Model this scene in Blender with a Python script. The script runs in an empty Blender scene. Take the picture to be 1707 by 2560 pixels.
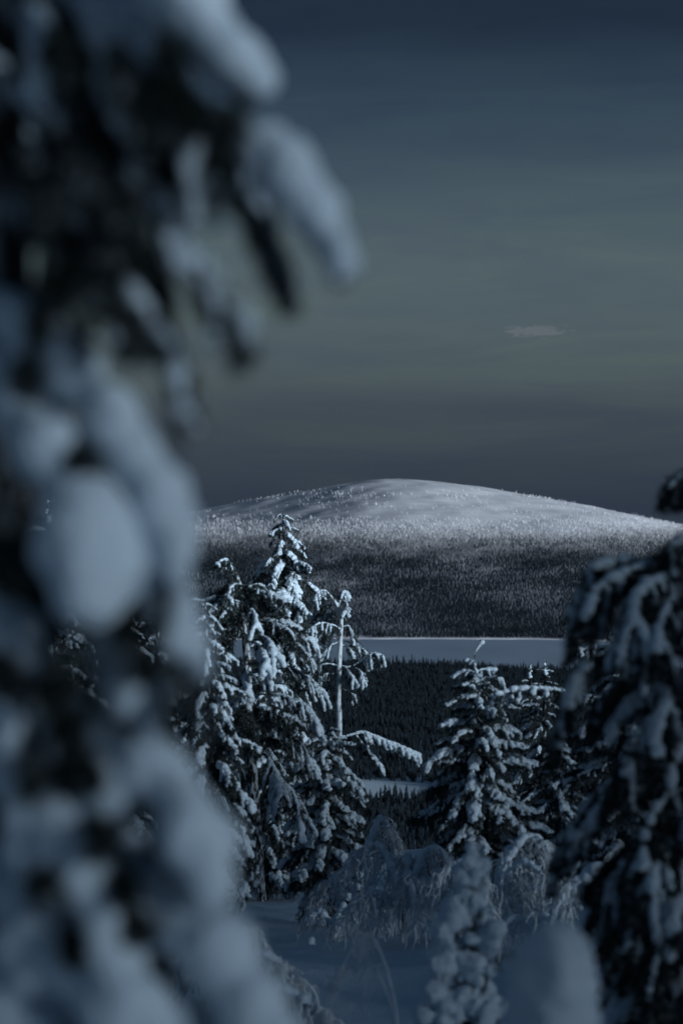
import bpy, bmesh, math, random
import numpy as np
from mathutils import Vector, Matrix, noise as mnoise

# ------------------------------------------------------------------ camera, sky, sun, exposure
scene = bpy.context.scene
COL = scene.collection
EYE = 2.0
K = 36.0 / 85.0 / 2560.0            # radians per photograph pixel
cam_d = bpy.data.cameras.new('camera'); cam = bpy.data.objects.new('camera', cam_d); COL.objects.link(cam)
cam.location = (0, 0, EYE); cam.rotation_euler = (math.radians(90), 0, 0)
cam_d.sensor_fit = 'VERTICAL'; cam_d.sensor_height = 36.0; cam_d.lens = 85.0
cam_d.clip_start = 0.05; cam_d.clip_end = 120000
cam_d.dof.use_dof = True; cam_d.dof.focus_distance = 55.0; cam_d.dof.aperture_fstop = 2.4
scene.camera = cam

SUN_EL = math.radians(8.0)
SUN_AZ = math.radians(36)            # turned from +X towards the camera's back
SDIR = Vector((math.cos(SUN_EL) * math.cos(SUN_AZ), -math.cos(SUN_EL) * math.sin(SUN_AZ), math.sin(SUN_EL)))
sl = bpy.data.lights.new('sun', 'SUN'); sl.energy = 4.5; sl.angle = math.radians(11); sl.color = (0.71, 0.875, 1.0)
so = bpy.data.objects.new('sun', sl); COL.objects.link(so); so.location = (30, -20, 40)
so.rotation_euler = (-SDIR).to_track_quat('-Z', 'Y').to_euler()

w = bpy.data.worlds.new('World'); scene.world = w; w.use_nodes = True
nt = w.node_tree; N = nt.nodes; L = nt.links
for n in list(N): N.remove(n)
out = N.new('ShaderNodeOutputWorld'); mix = N.new('ShaderNodeMixShader'); L.new(mix.outputs[0], out.inputs[0])
sky = N.new('ShaderNodeTexSky'); sky.sky_type = 'NISHITA'; sky.sun_disc = False
sky.sun_elevation = SUN_EL; sky.sun_rotation = math.atan2(SDIR.x, SDIR.y)
b0 = N.new('ShaderNodeBackground'); b0.inputs[1].default_value = 0.05; L.new(sky.outputs[0], b0.inputs[0])
tc = N.new('ShaderNodeTexCoord'); sep = N.new('ShaderNodeSeparateXYZ'); L.new(tc.outputs['Generated'], sep.inputs[0])
# cloud deck: streaky layers, colour by height above the horizon
mp = N.new('ShaderNodeMapping'); mp.inputs['Scale'].default_value = (3.0, 3.0, 20.0); L.new(tc.outputs['Generated'], mp.inputs[0])
nz = N.new('ShaderNodeTexNoise'); nz.inputs['Scale'].default_value = 1.6; nz.inputs['Detail'].default_value = 5; nz.inputs['Roughness'].default_value = .55
nz.inputs['Distortion'].default_value = .6
L.new(mp.outputs[0], nz.inputs[0])
sub = N.new('ShaderNodeMath'); sub.operation = 'SUBTRACT'; sub.inputs[1].default_value = .5; L.new(nz.outputs[0], sub.inputs[0])
mul = N.new('ShaderNodeMath'); mul.operation = 'MULTIPLY_ADD'; mul.inputs[1].default_value = .035; L.new(sub.outputs[0], mul.inputs[0]); L.new(sep.outputs[2], mul.inputs[2])
ramp = N.new('ShaderNodeValToRGB'); L.new(mul.outputs[0], ramp.inputs[0])
stops = [(0.0, (.025, .039, .063)), (.022, (.031, .047, .072)), (.045, (.050, .069, .090)), (.075, (.080, .112, .125)),
         (.105, (.080, .112, .130)), (.135, (.057, .085, .113)), (.165, (.029, .051, .083)), (.20, (.009, .019, .040)), (.30, (.009, .021, .044)), (.6, (.013, .030, .058)), (1.0, (.015, .035, .066))]
el = ramp.color_ramp.elements
while len(el) < len(stops): el.new(.5)
for e, (p, c) in zip(el, stops): e.position = p; e.color = (*c, 1)
# streak tint
nz2 = N.new('ShaderNodeTexNoise'); nz2.inputs['Scale'].default_value = 2.6; nz2.inputs['Detail'].default_value = 6; nz2.inputs['Roughness'].default_value = .6; nz2.inputs['Distortion'].default_value = .9
L.new(mp.outputs[0], nz2.inputs[0])
mr = N.new('ShaderNodeMapRange'); mr.inputs[1].default_value = .3; mr.inputs[2].default_value = .7; mr.inputs[3].default_value = .89; mr.inputs[4].default_value = 1.09
L.new(nz2.outputs[0], mr.inputs[0])
mc = N.new('ShaderNodeMix'); mc.data_type = 'RGBA'; mc.blend_type = 'MULTIPLY'; mc.inputs[0].default_value = 1
tint = N.new('ShaderNodeMix'); tint.data_type = 'RGBA'; tint.inputs[6].default_value = (.86, .90, 1.00, 1); tint.inputs[7].default_value = (1.08, 1.12, 1.04, 1)
mr.inputs[3].default_value = 0; mr.inputs[4].default_value = 1
L.new(mr.outputs[0], tint.inputs[0]); L.new(ramp.outputs[0], mc.inputs[6]); L.new(tint.outputs[2], mc.inputs[7])
# one small lens-shaped cloud
cdir = Vector(((1335 - 853.5) * K, 1, (1280 - 828) * K)).normalized()
mpc = N.new('ShaderNodeMapping'); mpc.vector_type = 'POINT'
mpc.inputs['Location'].default_value = (-cdir.x * 1, -cdir.y * 1, -cdir.z * 1)
L.new(tc.outputs['Generated'], mpc.inputs[0])
nzc = N.new('ShaderNodeTexNoise'); nzc.inputs['Scale'].default_value = 120; nzc.inputs['Detail'].default_value = 5; nzc.inputs['Distortion'].default_value = 1.5
mpn = N.new('ShaderNodeMapping'); mpn.inputs['Scale'].default_value = (1, 1, 4.5); L.new(tc.outputs['Generated'], mpn.inputs[0]); L.new(mpn.outputs[0], nzc.inputs[0])
mpe = N.new('ShaderNodeMapping'); mpe.inputs['Scale'].default_value = (1 / .0125, 1 / .05, 1 / .0026); L.new(mpc.outputs[0], mpe.inputs[0])
ln = N.new('ShaderNodeVectorMath'); ln.operation = 'LENGTH'; L.new(mpe.outputs[0], ln.inputs[0])
ca = N.new('ShaderNodeMath'); ca.operation = 'MULTIPLY_ADD'; ca.inputs[1].default_value = -2.6; L.new(nzc.outputs[0], ca.inputs[0]); L.new(ln.outputs['Value'], ca.inputs[2])
mrc = N.new('ShaderNodeMapRange'); mrc.interpolation_type = 'SMOOTHSTEP'; mrc.inputs[1].default_value = -.15; mrc.inputs[2].default_value = -.75; mrc.inputs[3].default_value = 0; mrc.inputs[4].default_value = .45
L.new(ca.outputs[0], mrc.inputs[0])
mc2 = N.new('ShaderNodeMix'); mc2.data_type = 'RGBA'; mc2.inputs[7].default_value = (.16, .17, .20, 1)
L.new(mrc.outputs[0], mc2.inputs[0]); L.new(mc.outputs[2], mc2.inputs[6])
b1 = N.new('ShaderNodeBackground'); b1.inputs[1].default_value = 1.0; L.new(mc2.outputs[2], b1.inputs[0])
mix.inputs[0].default_value = .93; L.new(b0.outputs[0], mix.inputs[1]); L.new(b1.outputs[0], mix.inputs[2])

vs = scene.view_settings; vs.view_transform = 'Standard'; vs.look = 'None'; vs.exposure = 0.0; vs.gamma = 1.0; vs.use_curve_mapping = False
scene.render.engine = 'CYCLES'
cy = scene.cycles; cy.use_denoising = True; cy.max_bounces = 5; cy.diffuse_bounces = 3; cy.glossy_bounces = 1; cy.transmission_bounces = 1; cy.transparent_max_bounces = 4
cy.sample_clamp_indirect = 3

# ------------------------------------------------------------------ materials
def newmat(name):
    m = bpy.data.materials.new(name); m.use_nodes = True
    n = m.node_tree.nodes; p = n['Principled BSDF']; p.inputs['Roughness'].default_value = .85
    if 'Specular IOR Level' in p.inputs: p.inputs['Specular IOR Level'].default_value = .15
    return m, n, m.node_tree.links, p
def noise_node(n, l, scale, detail=3, coord='Object', vec=None, sc=None):
    t = n.new('ShaderNodeTexCoord'); x = n.new('ShaderNodeTexNoise'); x.inputs['Scale'].default_value = scale; x.inputs['Detail'].default_value = detail
    src = t.outputs[coord]
    if sc:
        mp_ = n.new('ShaderNodeMapping'); mp_.inputs['Scale'].default_value = sc; l.new(src, mp_.inputs[0]); src = mp_.outputs[0]
    l.new(src, x.inputs[0]); return x
def snow_mat(name, col, bumpscale, bumpd, coarse=0, coarsed=0, sc=None, var=.90, vs_=.35):
    m, n, l, p = newmat(name)
    a = noise_node(n, l, bumpscale * vs_, 3, sc=sc)
    r = n.new('ShaderNodeValToRGB'); l.new(a.outputs[0], r.inputs[0])
    r.color_ramp.elements[0].position = .3; r.color_ramp.elements[1].position = .75
    r.color_ramp.elements[0].color = (col[0] * var, col[1] * (var + .01), col[2] * (var + .03), 1); r.color_ramp.elements[1].color = (*col, 1)
    l.new(r.outputs[0], p.inputs['Base Color'])
    b = noise_node(n, l, bumpscale, 5, sc=sc); bp = n.new('ShaderNodeBump'); bp.inputs['Distance'].default_value = bumpd; bp.inputs['Strength'].default_value = .8
    l.new(b.outputs[0], bp.inputs['Height'])
    if coarse:
        c = noise_node(n, l, coarse, 4, sc=sc); b2 = n.new('ShaderNodeBump'); b2.inputs['Distance'].default_value = coarsed
        l.new(c.outputs[0], b2.inputs['Height']); l.new(b2.outputs[0], bp.inputs['Normal'])
    l.new(bp.outputs[0], p.inputs['Normal'])
    return m
M = {}
SN = (.76, .84, .91)
M['snow'] = snow_mat('branch snow', SN, 90, .006, 22, .014)
M['ground'] = snow_mat('ground snow', SN, 14, .012, .7, .10)
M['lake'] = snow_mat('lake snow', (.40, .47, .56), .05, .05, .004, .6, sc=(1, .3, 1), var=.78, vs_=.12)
M['fell'] = snow_mat('fell snow', (.95, .87, .88), .02, 2.0, .006, 5.0, sc=(.5, 1.3, 1))
def needle_mat():
    m, n, l, p = newmat('spruce needles')
    a = noise_node(n, l, 34, 3)
    r = n.new('ShaderNodeValToRGB'); l.new(a.outputs[0], r.inputs[0]); e = r.color_ramp.elements
    e[0].position = .35; e[0].color = (.016, .024, .022, 1); e[1].position = .55; e[1].color = (.034, .046, .042, 1)
    x = e.new(.66); x.color = (.36, .40, .44, 1)
    l.new(r.outputs[0], p.inputs['Base Color']); return m
M['needle'] = needle_mat()
def bark_mat(name, frost, dark):
    m, n, l, p = newmat(name)
    a = noise_node(n, l, 30, 5, sc=(1, 1, .35))
    r = n.new('ShaderNodeValToRGB'); l.new(a.outputs[0], r.inputs[0]); e = r.color_ramp.elements
    e[0].position = .5 - frost * .3; e[0].color = (*dark, 1); e[1].position = .62 - frost * .3; e[1].color = (.74, .78, .82, 1)
    l.new(r.outputs[0], p.inputs['Base Color'])
    bp = n.new('ShaderNodeBump'); bp.inputs['Distance'].default_value = .02; l.new(a.outputs[0], bp.inputs['Height']); l.new(bp.outputs[0], p.inputs['Normal'])
    return m
M['bark'] = bark_mat('spruce bark', .0, (.035, .030, .027))
M['rimebark'] = bark_mat('rimed pine bark', .55, (.09, .085, .08))
M['darkrime'] = bark_mat('half rimed pine bark', .12, (.035, .03, .028))
M['rime'] = bark_mat('rimed birch twigs', .75, (.16, .16, .17))
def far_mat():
    # snow load grows with altitude: bare dark crowns in the valley (also standing in for a cloud shadow), white ones at the tree line
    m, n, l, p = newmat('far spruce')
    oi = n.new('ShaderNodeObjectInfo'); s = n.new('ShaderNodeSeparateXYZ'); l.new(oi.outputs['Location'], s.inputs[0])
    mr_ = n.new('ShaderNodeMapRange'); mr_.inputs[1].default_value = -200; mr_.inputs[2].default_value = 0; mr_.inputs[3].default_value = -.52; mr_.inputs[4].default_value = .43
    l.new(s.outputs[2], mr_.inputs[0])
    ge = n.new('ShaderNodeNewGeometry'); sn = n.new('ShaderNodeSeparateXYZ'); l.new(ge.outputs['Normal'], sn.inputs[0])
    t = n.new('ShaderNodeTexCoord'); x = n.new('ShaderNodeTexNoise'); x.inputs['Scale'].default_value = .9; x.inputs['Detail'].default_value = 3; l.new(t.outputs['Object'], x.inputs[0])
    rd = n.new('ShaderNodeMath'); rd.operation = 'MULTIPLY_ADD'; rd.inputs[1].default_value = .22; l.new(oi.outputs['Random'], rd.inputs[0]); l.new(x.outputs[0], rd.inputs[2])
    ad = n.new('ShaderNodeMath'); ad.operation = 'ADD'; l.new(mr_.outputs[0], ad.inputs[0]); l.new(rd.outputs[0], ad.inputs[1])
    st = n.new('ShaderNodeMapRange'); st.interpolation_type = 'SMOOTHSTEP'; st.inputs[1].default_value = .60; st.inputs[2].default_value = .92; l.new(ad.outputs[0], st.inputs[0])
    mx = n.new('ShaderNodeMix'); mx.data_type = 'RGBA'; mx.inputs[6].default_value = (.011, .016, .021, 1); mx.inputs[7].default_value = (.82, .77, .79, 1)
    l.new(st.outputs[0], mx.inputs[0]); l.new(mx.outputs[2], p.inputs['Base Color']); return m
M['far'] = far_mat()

# ------------------------------------------------------------------ mesh helpers
def link(o, parent=None):
    COL.objects.link(o)
    if parent is not None: o.parent = parent
    return o
def mesh_from(name, V, F, mat, smooth=True):
    me = bpy.data.meshes.new(name); me.from_pydata([tuple(v) for v in V], [], [tuple(f) for f in F])
    me.materials.append(mat)
    if smooth and len(me.polygons): me.polygons.foreach_set('use_smooth', [True] * len(me.polygons))
    me.update(); return me
class Acc:
    def __init__(s): s.V = []; s.F = []; s.n = 0
    def add(s, V, F):
        V = np.asarray(V, float); s.V.append(V); s.F.extend([[i + s.n for i in f] for f in F]); s.n += len(V)
    def mesh(s, name, mat, smooth=True):
        V = np.concatenate(s.V) if s.V else np.zeros((0, 3)); return mesh_from(name, V, s.F, mat, smooth)
def spline(pts, n):
    P = np.asarray(pts, float)
    if len(P) == 2: return P[0] + (P[1] - P[0]) * np.linspace(0, 1, n)[:, None]
    Q = np.vstack([2 * P[0] - P[1], P, 2 * P[-1] - P[-2]]); m = len(P) - 1; o_ = []
    for u in np.linspace(0, m, n):
        i = min(int(u), m - 1); t = u - i; a, b, c, d = Q[i], Q[i + 1], Q[i + 2], Q[i + 3]
        o_.append(.5 * (2 * b + (c - a) * t + (2 * a - 5 * b + 4 * c - d) * t * t + (3 * b - a - 3 * c + d) * t ** 3))
    return np.array(o_)
def tube(acc, P, r0, r1, sides=5, rng=None, rough=0.0):
    P = np.asarray(P, float); n = len(P); T = np.gradient(P, axis=0); T /= np.linalg.norm(T, axis=1)[:, None] + 1e-9
    a = np.cross(T[0], (0, 0, 1.) if abs(T[0][2]) < .9 else (1., 0, 0)); V = []; ang = np.arange(sides) * 2 * math.pi / sides
    for i in range(n):
        a = a - T[i] * a.dot(T[i]); a = a / (np.linalg.norm(a) + 1e-9); t_ = T[i]
        b = np.array((t_[1] * a[2] - t_[2] * a[1], t_[2] * a[0] - t_[0] * a[2], t_[0] * a[1] - t_[1] * a[0]))
        r = r0 + (r1 - r0) * i / (n - 1)
        rr = r * (1 + (rng.uniform(-rough, rough, sides) if rough else np.zeros(sides)))
        V.append(P[i] + (np.cos(ang) * rr)[:, None] * a + (np.sin(ang) * rr)[:, None] * b)
    V = np.concatenate(V); F = []
    for i in range(n - 1):
        for j in range(sides):
            k = (j + 1) % sides; F.append((i * sides + j, i * sides + k, (i + 1) * sides + k, (i + 1) * sides + j))
    F.append(tuple(range(sides))[::-1]); F.append(tuple((n - 1) * sides + j for j in range(sides)))
    acc.add(V, F)
def needles(acc, P, n, ln, wd, rng, sag=.25):
    if n <= 0: return
    P = np.asarray(P, float); m = len(P); u = rng.uniform(0.05, 1, n) * (m - 1); i = np.minimum(u.astype(int), m - 2); t = (u - i)[:, None]
    B = P[i] * (1 - t) + P[i + 1] * t; T = P[i + 1] - P[i]; T /= np.linalg.norm(T, axis=1)[:, None] + 1e-9
    R = rng.normal(size=(n, 3)); R -= (R * T).sum(1)[:, None] * T; R /= np.linalg.norm(R, axis=1)[:, None] + 1e-9
    D = T * rng.uniform(.35, .8, n)[:, None] + R * .85; D[:, 2] -= sag; D /= np.linalg.norm(D, axis=1)[:, None]
    S = np.cross(D, rng.normal(size=(n, 3))); S /= np.linalg.norm(S, axis=1)[:, None] + 1e-9
    l = ln * rng.uniform(.6, 1.2, n)[:, None]
    V = np.stack([B - S * wd / 2, B + S * wd / 2, B + D * l], 1).reshape(-1, 3)
    acc.add(V, [(3 * j, 3 * j + 1, 3 * j + 2) for j in range(n)])
_bm = bmesh.new(); bmesh.ops.create_icosphere(_bm, subdivisions=2, radius=1)
ICO_V = np.array([v.co[:] for v in _bm.verts]); ICO_F = [tuple(v.index for v in f.verts) for f in _bm.faces]; _bm.free()
def surface_net(G, o0, h):
    """closed quad surface of the zero level of the grid G (negative inside)"""
    S = G < 0; nx, ny, nz = G.shape
    cnt = np.zeros((nx - 1, ny - 1, nz - 1), np.int16); pos = np.zeros((nx - 1, ny - 1, nz - 1, 3)); num = np.zeros((nx - 1, ny - 1, nz - 1))
    cor = [(i, j, k) for i in (0, 1) for j in (0, 1) for k in (0, 1)]
    def cut(A, c): return A[c[0]:nx - 1 + c[0], c[1]:ny - 1 + c[1], c[2]:nz - 1 + c[2]]
    for c in cor: cnt += cut(S, c)
    act = (cnt > 0) & (cnt < 8); ids = -np.ones(act.shape, np.int64); ids[act] = np.arange(act.sum())
    I = np.argwhere(act); acc = np.zeros((len(I), 3)); nn = np.zeros(len(I))
    for c in cor:
        for ax in range(3):
            if c[ax] == 1: continue
            d = list(c); d[ax] = 1; va = G[I[:, 0] + c[0], I[:, 1] + c[1], I[:, 2] + c[2]]; vb = G[I[:, 0] + d[0], I[:, 1] + d[1], I[:, 2] + d[2]]
            m = (va < 0) != (vb < 0); t = np.where(m, va / np.where(m, va - vb, 1), 0)
            p = np.tile(np.array(c, float), (len(I), 1)); p[:, ax] += t; acc += p * m[:, None]; nn += m
    V = o0 + h * (I + acc / nn[:, None]); F = []
    for ax in range(3):
        u, v = (ax + 1) % 3, (ax + 2) % 3; sl0 = [slice(None)] * 3; sl1 = [slice(None)] * 3; sl0[ax] = slice(0, -1); sl1[ax] = slice(1, None)
        A, B_ = S[tuple(sl0)], S[tuple(sl1)]; E = np.argwhere(A != B_); inn = A[E[:, 0], E[:, 1], E[:, 2]]
        def cell(du, dv): q = E.copy(); q[:, u] += du; q[:, v] += dv; return ids[q[:, 0], q[:, 1], q[:, 2]]
        q = np.stack([cell(-1, -1), cell(0, -1), cell(0, 0), cell(-1, 0)], 1); q = np.where(inn[:, None], q, q[:, ::-1]); F.append(q)
    return V, np.concatenate(F)
def snow_mesh(name, blobs, voxel, rough=0.0, rscale=12, smooth=3, mat='snow', flat=.92):
    """blobs (x,y,z,r) fused into one smooth snow load"""
    Bl = np.array(blobs, float); h = voxel; rm = Bl[:, 3].mean(); k = 8.0 / rm; pad = 2.5 * h + .5 * rm
    lo = (Bl[:, :3] - Bl[:, 3:]).min(0) - pad; hi = (Bl[:, :3] + Bl[:, 3:]).max(0) + pad; n = np.ceil((hi - lo) / h).astype(int) + 1
    E = np.full(n, 1e-12); gx = [lo[i] + h * np.arange(n[i]) for i in range(3)]
    for x, y, z, r in Bl:
        w_ = r + .9 * rm; sl_ = []
        for i, c in enumerate((x, y, z)): sl_.append(slice(max(int((c - w_ - lo[i]) / h), 0), min(int((c + w_ - lo[i]) / h) + 2, n[i])))
        D = np.sqrt(((gx[0][sl_[0]] - x) ** 2)[:, None, None] + ((gx[1][sl_[1]] - y) ** 2)[None, :, None] + (((gx[2][sl_[2]] - z) / flat) ** 2)[None, None, :])
        E[tuple(sl_)] += np.exp(-k * (D - r))
    G = np.minimum(-np.log(E) / k + 1.0 / k, 2 * rm)
    if rough:
        X, Y, Z = np.meshgrid(*gx, indexing='ij'); q = np.random.RandomState(len(blobs)); nz_ = 0
        for o_ in range(6):
            dv = q.normal(size=3); dv /= np.linalg.norm(dv); f = rscale * 2 * 1.45 ** o_; nz_ = nz_ + np.sin((X * dv[0] + Y * dv[1] + Z * dv[2]) * f + q.uniform(0, 6.28)) * np.sin((X * dv[1] - Y * dv[2] + Z * dv[0]) * f * .8 + q.uniform(0, 6.28)) / 1.25 ** o_
        G = G + rough * .6 * nz_
    G[0] = G[-1] = 1e-3; G[:, 0] = G[:, -1] = 1e-3; G[:, :, 0] = G[:, :, -1] = 1e-3
    V, F = surface_net(G, lo, h)
    return quad_mesh(name, V, F, M[mat])
def quad_mesh(name, V, F, mat):
    me = bpy.data.meshes.new(name); me.vertices.add(len(V)); me.vertices.foreach_set('co', np.asarray(V, np.float32).ravel())
    me.loops.add(F.size); me.loops.foreach_set('vertex_index', F.ravel().astype(np.int32)); me.polygons.add(len(F))
    me.polygons.foreach_set('loop_start', np.arange(len(F), dtype=np.int32) * 4); me.polygons.foreach_set('loop_total', np.full(len(F), 4, np.int32))
    me.polygons.foreach_set('use_smooth', np.ones(len(F), bool)); me.materials.append(mat); me.update(calc_edges=True); return me
def line_blobs(P, r, rng, step=.8, lift=.45, u0=0.0, jit=.25, skip=0.0):
    """snow along a twig: r may be a function of u"""
    P = np.asarray(P, float); seg = np.linalg.norm(np.diff(P, axis=0), axis=1); cum = np.r_[0, np.cumsum(seg)]; tot = cum[-1]; o_ = []; s = u0 * tot
    while s <= tot:
        u = s / max(tot, 1e-6); rr = (r(u) if callable(r) else r) * rng.uniform(1 - jit, 1 + jit)
        if rng.rand() >= skip:
            p = np.array([np.interp(s, cum, P[:, k]) for k in range(3)])
            o_.append((p[0] + rng.uniform(-.25, .25) * rr, p[1] + rng.uniform(-.25, .25) * rr, p[2] + lift * rr, rr))
        s += max(rr * step, .004)
    return o_

# ------------------------------------------------------------------ bough library (unit length, +X outward)
def finger(base, az, ln, hang, n=7):
    u = np.linspace(0, 1, n)[:, None]
    d = np.array([math.cos(az), math.sin(az), 0])
    return base + d * ln * .6 * u ** .8 - np.array([0, 0, 1]) * ln * hang * u ** 1.5
def unit_bough(seed, fat, droop, nf, flen=.26, snow=True, bare=.2, voxel=.016):
    rng = np.random.RandomState(seed); t = np.linspace(0, 1, 12)
    sway = rng.uniform(-.12, .12)
    ax = np.stack([t * (1 - .12 * droop * t), sway * np.sin(t * 3), rng.uniform(.05, .22) * t - droop * t ** 2.1], 1)
    fo = Acc(); tube(fo, ax, .014, .005, 4); needles(fo, ax[2:], 160, .09, .010, rng); needles(fo, ax[2:], 150, .125, .009, rng, -.05)
    bl = []
    if snow:
        ph = rng.uniform(0, 6)
        f = lambda u: fat * (.62 + .42 * math.sin(u * 8 + ph)) * (1.1 - .35 * u)
        bl += line_blobs(ax, f, rng, .6, .4, .2, .3, .06)
        for sgn in (-1, 1): bl += line_blobs(ax + np.array([0, sgn * fat * .85, -fat * .15]), lambda u: .75 * f(u), rng, .8, .3, .3, .35, .25)
    for k in range(nf):
        u = .18 + .82 * (k + .5) / nf; i = u * 11; i0 = min(int(i), 10); b = ax[i0] + (ax[i0 + 1] - ax[i0]) * (i - i0)
        side = (-1) ** k; az = side * math.radians(rng.uniform(25, 80)) * (1.1 - .7 * u)
        ln = flen * (1.25 - .6 * u) * rng.uniform(.6, 1.35)
        P = finger(b, az, ln, rng.uniform(.35, 1.0)); tube(fo, P, .006, .003, 3); needles(fo, P, 95, .098, .010, rng, .1)
        if snow and rng.rand() > bare:
            r_ = fat * rng.uniform(.38, .62); e_ = rng.uniform(.6, 1.0)
            bl += line_blobs(P[:max(3, int(7 * e_))], lambda v: r_ * (.85 + .35 * math.sin(min(v * 1.25, 1) * 2.6)), rng, .6, .45, .0, .25, .05)
    for k in range(nf):      # bare dark twigs below
        u = rng.uniform(.12, .95); i0 = int(u * 11); b = ax[min(i0, 11)]
        P = finger(b, rng.uniform(-1.5, 1.5), flen * rng.uniform(.6, 1.3), rng.uniform(.8, 1.5)); tube(fo, P, .006, .003, 3); needles(fo, P, 60, .09, .011, rng)
    return (fo.mesh('bough', M['needle'], False), snow_mesh('snow', bl, voxel, .020, 14, smooth=2) if snow else None)
LIB = {'heavy': [unit_bough(s, .082, .28 + .09 * (s % 5), 13) for s in range(6)],
       'medium': [unit_bough(20 + s, .062, .22 + .1 * (s % 4), 14, bare=.3) for s in range(6)],
       'light': [unit_bough(40 + s, .038, .18 + .1 * (s % 4), 14, bare=.45, voxel=.013) for s in range(4)],
       'bare': [unit_bough(60 + s, .05, .3 + .1 * s, 16, snow=False) for s in range(3)]}

def thing(name, label, cat, loc, group=None):
    o = bpy.data.objects.new(name, None); COL.objects.link(o); o.location = loc; o.empty_display_size = .2
    o['label'] = label; o['category'] = cat
    if group: o['group'] = group
    return o
def tag(o, label, cat, group=None):
    o['label'] = label; o['category'] = cat
    if group: o['group'] = group
    return o
def struct(o, kind='structure'): o['kind'] = kind; return o
def dup(root, loc, rz, sc, label, group=None):
    r = root.copy(); COL.objects.link(r); r.location = loc; r.rotation_euler = (0, 0, rz); r.scale = (sc, sc, sc); r['label'] = label
    if group: r['group'] = group
    elif 'group' in r: del r['group']
    for ch in list(root.children):
        c = ch.copy(); COL.objects.link(c); c.parent = r
        for g in list(ch.children):
            d_ = g.copy(); COL.objects.link(d_); d_.parent = c
    return r

# ------------------------------------------------------------------ terrain
LAKE = -228.0
def sstep(a, b, x): t = np.clip((x - a) / (b - a), 0, 1); return t * t * (3 - 2 * t)
def ground_z(x, y):
    x = np.asarray(x, float); y = np.asarray(y, float)
    z = np.where(y < 0, -.03 * y, -.105 * y)
    z = z - .28 * np.where(y > 48, (y - 48) * sstep(48, 110, y), 0)
    near = 1 - sstep(50, 160, np.hypot(x, y))
    z = z + near * (.11 * np.clip(x - .5, 0, 25) + .05 * np.clip(-x - 2, 0, 20))
    z = z + near * (.10 * np.sin(x * .9 + 1.3) * np.sin(y * .55 + .4) + .05 * np.sin(x * 2.1 + y * .7) + .03 * np.sin(y * 2.3 - x * 1.1))
    far = sstep(150, 600, y); z = z + far * (1.5 * np.sin(x * .011 + 2) * np.sin(y * .009) + 1.0 * np.sin(x * .03 + y * .021))
    pl = LAKE + 2.5 + 1.2 * np.sin(x * .006 + 1) * np.cos(y * .005)
    # lake basin
    sh = 3600 - .34 * np.clip(x, -400, 900) + 25 * np.sin(x * .013) + 12 * np.sin(x * .04 + 1)
    pl = pl - (x * x + y * y) / 1.274e7          # curvature of the earth
    pl = pl - 6 * sstep(sh - 20, sh + 20, y) * (1 - sstep(9000, 12000, y))
    k = 8.0
    return np.where(z > pl, z + k * np.log1p(np.exp(-np.clip((z - pl) / k, 0, 40))), pl + k * np.log1p(np.exp(-np.clip((pl - z) / k, 0, 40)))) if True else z
_py = [3900, 4384, 4391, 4700, 5200, 5600, 6000, 6400, 6800, 7300, 7600, 8000, 8800, 9800, 11000, 12500]
_pz = [-240, -230.2, -226.9, -205, -143, -86, -33, 14, 57, 98, 108.5, 96, 20, -100, -210, -236]
_dx = [-3500, -2200, -1500, -900, -478, -248, -113, 22, 130, 293, 562, 832, 1060, 1500, 2400, 3500]
_dz = [420, 380, 300, 205, 104, 63, 36, 10, 0, 8.7, 45, 99, 153, 245, 360, 420]
def smooth_interp(xs, ys, lo, hi, n, w_):
    g = np.linspace(lo, hi, n); v = np.interp(g, xs, ys); ker = np.hanning(w_); ker /= ker.sum()
    vp = np.pad(v, w_ // 2, mode='edge'); return g, np.convolve(vp, ker, 'same')[w_ // 2: w_ // 2 + n]
_gy, _gp = smooth_interp(_py, _pz, 4340, 12600, 1400, 45); _gx, _gd = smooth_interp(_dx, _dz, -3600, 3600, 800, 29)
def fbm(x, y, s, seed):
    r = np.random.RandomState(seed); v = 0; a = 1
    for o_ in range(5):
        for _ in range(3):
            th = r.uniform(0, 6.28); f = s * r.uniform(.8, 1.25) * 2 ** o_; v = v + a * np.sin((x * math.cos(th) + y * math.sin(th)) * f + r.uniform(0, 6.28))
        a *= .5
    return v / 3
def fell_z(x, y):
    x = np.asarray(x, float); y = np.asarray(y, float)
    sh = 118 * np.clip(np.abs(x - 60) / 450, 0, 1.6) ** 2 + 14 * np.sin(x * .011 + .5) + 6 * np.sin(x * .031) + 2.5 * np.sin(x * .11)   # wavering shore line
    ys = y + sh * (1 - sstep(4450, 5200, y)); t = sstep(4405, 4440, ys)
    p = np.interp(ys, _py, _pz) * (1 - t) + np.interp(ys, _gy, _gp) * t
    d = np.interp(x, _gx, _gd) * sstep(4600, 7300, y)
    return p - d + sstep(4500, 5600, y) * (4.6 * fbm(x, y * .8, .011, 4) + 1.3 * fbm(x, y, .05, 9))
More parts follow.
